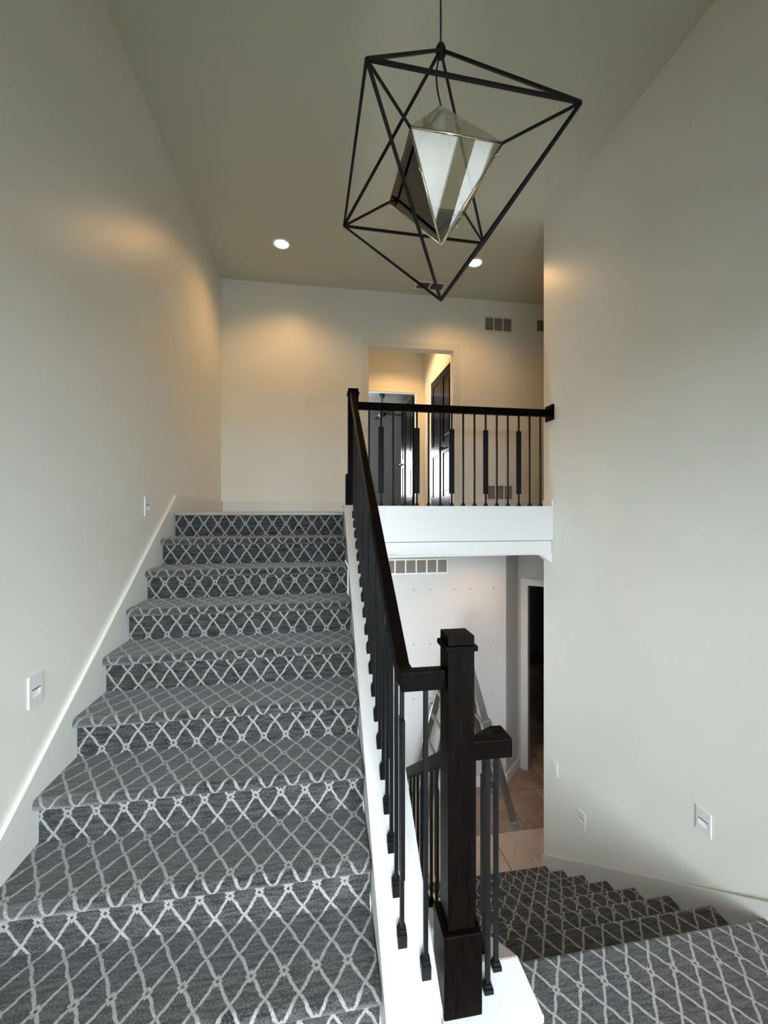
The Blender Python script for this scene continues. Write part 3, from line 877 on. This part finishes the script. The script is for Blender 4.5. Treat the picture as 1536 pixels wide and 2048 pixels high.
downlight(1.676, 4.305, HC, 60, 'lit round recessed light in the ceiling behind the hanging lantern')
downlight(1.25, 6.0, HC, 150, 'recessed light in the ceiling just past the upstairs doorway')
downlight(1.95, 4.35, -0.378, 34, 'recessed light under the balcony over the tiled hall')

# ------------------------------------------------------------------ the hanging lantern
ze = 1.2
th = math.atan(128/825.0); cth, sth = math.cos(th), math.sin(th)
def c2w(lat, dep): return (lat*cth + dep*sth, -lat*sth + dep*cth)
eq = {}
for n_, (lat, dep) in dict(A=(-.0386,.9106), B=(.4811,1.0073), C=(-.1399,1.4423), D=(.3706,1.5363)).items():
    X_, Y_ = c2w(lat*ze, dep*ze); eq[n_] = Vector((X_, Y_, ze))
ctr = (eq['A']+eq['B']+eq['C']+eq['D'])/4
OH = 0.371*ze
eq['T'] = ctr + Vector((0, 0, OH)); eq['E'] = ctr - Vector((0, 0, OH))
ch = empty('pendant_lantern', tuple(eq['E']), 'black wire octahedron pendant with a glass lantern hung inside it', 'pendant light')
for a, b in ('TA','TB','TC','TD','AB','BD','DC','CA','EA','EB','EC','ED'):
    obj('frame_bar', obox(NB(), eq[a], eq[b], 0.0085, 0.0085), 'black_metal', ch)
f = 0.49
ie = {k: ctr + (eq[k]-ctr)*f for k in 'ABCD'}
ie['T'] = ctr + Vector((0, 0, 0.249)); ie['E'] = ctr - Vector((0, 0, 0.249))
for k in 'ABCD':
    obj('connector_bar', obox(NB(), eq[k], ie[k], 0.0065, 0.0065), 'black_metal', ch)
for a, b, c_ in (('A','B','E'),('B','D','E'),('D','C','E'),('C','A','E'),('A','B','T'),('B','D','T'),('D','C','T'),('C','A','T')):
    p, q, r_ = ie[a], ie[b], ie[c_]
    g = (p+q+r_)/3; n_ = (q-p).cross(r_-p).normalized()
    if n_.dot(g-ctr) < 0: n_ = -n_
    bm = NB()
    pts = [g + (v_-g)*0.975 for v_ in (p, q, r_)]
    bm.faces.new([bm.verts.new(v_) for v_ in pts])
    bm.faces[:][0].normal_update()
    if bm.faces[:][0].normal.dot(n_) < 0: bmesh.ops.reverse_faces(bm, faces=bm.faces[:])
    o = obj('glass_panel', bm, 'lantern_glass' if c_ == 'E' else 'wrap_glass', ch)
    md = o.modifiers.new('pane_thickness', 'SOLIDIFY'); md.thickness = 0.003
for a, b in ('EA','EB','EC','ED','AB','BD','DC','CA'):
    obj('glass_edge', tube(NB(), [ie[a], ie[b]], 0.0042 if 'E' in a else 0.0035, 8), 'brass' , ch, smooth=True)
for a in 'ABCD':
    obj('glass_edge', tube(NB(), [ie[a], ie['T']], 0.0025, 6), 'wrap_glass', ch, smooth=True)
for a, t in (('B', .12), ('B', .72), ('D', .4), ('A', .35), ('C', .1)):
    p = ie[a].lerp(ie['E'], t); dv = (ie[a]-ctr).normalized()
    obj('clip_screw', tube(NB(), [p, p + dv*0.018], 0.0035, 8), 'steel', ch)
bm = NB(); lathe(bm, [(0.0, 0.022), (0.010, 0.022), (0.018, 0.005), (0.018, -0.02), (0.006, -0.03), (0.0, -0.03)], 0, 0, 16)
bmesh.ops.translate(bm, verts=bm.verts[:], vec=eq['T'])
obj('top_hub', bm, 'black_metal', ch, smooth=True)
zc = eq['T'].z
obj('hanging_cable', tube(NB(), [eq['T'], eq['T']+Vector((0,0,HC-zc))], 0.0034, 8), 'cord', ch, smooth=True)
pts = [eq['T'] + Vector((0.006*math.sin(i*0.9), 0.010*math.sin(i*0.55)+0.004, (HC-zc)*i/14)) for i in range(15)]
obj('power_cord', tube(NB(), pts, 0.0022, 8), 'cord', ch, smooth=True)
pts = [eq['T'].lerp(ie['T'], i/10) + Vector((-0.016*math.sin(math.pi*i/10), 0, 0)) for i in range(11)]
obj('power_cord', tube(NB(), pts, 0.003, 8), 'cord', ch, smooth=True)
bm = NB(); lathe(bm, [(0.0, HC-0.03), (0.05, HC-0.028), (0.065, HC-0.012), (0.065, HC)], ctr.x, ctr.y, 28)
obj('ceiling_canopy', bm, 'black_metal', ch, smooth=True)
bm = NB(); lathe(bm, [(0.0, ie['T'].z-0.02), (0.016, ie['T'].z-0.02), (0.016, ie['T'].z-0.09), (0.0, ie['T'].z-0.09)], ctr.x, ctr.y, 16)
obj('lamp_socket', bm, 'vinyl', ch, smooth=True)

# ------------------------------------------------------------------ folding aluminium ladder
lad = empty('folding_ladder', (1.57, 4.5, ZF), 'paint-worn aluminium folding ladder standing open against the lower wall', 'ladder')
apz = -1.55
for side, footx in ((-1, 1.06), (1, 2.105)):
    top, ft = Vector((1.57 + side*0.03, 0, apz)), Vector((footx, 0, ZF+0.05))
    rails = []
    for yt_, yb_ in ((4.36, 4.27), (4.70, 4.80)):
        a = Vector((top.x, yt_, top.z)); b = Vector((ft.x, yb_, ft.z))
        m = a.lerp(b, 0.52)
        obj('rail', obox(NB(), a, m, 0.030, 0.070, (side, 0, 0.3)), 'alu', lad, bevel=0.003)
        off = Vector((0, -0.016 if yb_ < 4.5 else 0.016, 0))
        obj('outer_rail', obox(NB(), a.lerp(b, 0.40)+off, b+off, 0.034, 0.078, (side, 0, 0.3)), 'alu', lad, bevel=0.003)
        dn = (b-a).normalized()
        obj('rubber_foot', obox(NB(), b+off-dn*0.03, b+off+dn*0.045, 0.046, 0.09, (side, 0, 0.3)), 'rubber', lad, bevel=0.008)
        l = a.lerp(b, 0.42)
        obj('lock_bracket', obox(NB(), l+off*1.6-dn*0.05, l+off*1.6+dn*0.05, 0.05, 0.10, (side, 0, 0.3)), 'alu_dark', lad, bevel=0.004)
        rails.append((a, b))
    for i in range(1, 7):
        t = i/7.0 + 0.03
        p, q = rails[0][0].lerp(rails[0][1], t), rails[1][0].lerp(rails[1][1], t)
        obj('rung', obox(NB(), p, q, 0.032, 0.028), 'alu', lad, bevel=0.004)
for yt_ in (4.36, 4.70):
    obj('top_hinge', tube(NB(), [(1.57, yt_-0.03, apz+0.01), (1.57, yt_+0.03, apz+0.01)], 0.055, 18), 'alu_dark', lad)

# ------------------------------------------------------------------ lift everything so the tiled floor lies at z = 0
for o in list(scene.objects):
    if o.parent is None:
        o.location.z += ZO
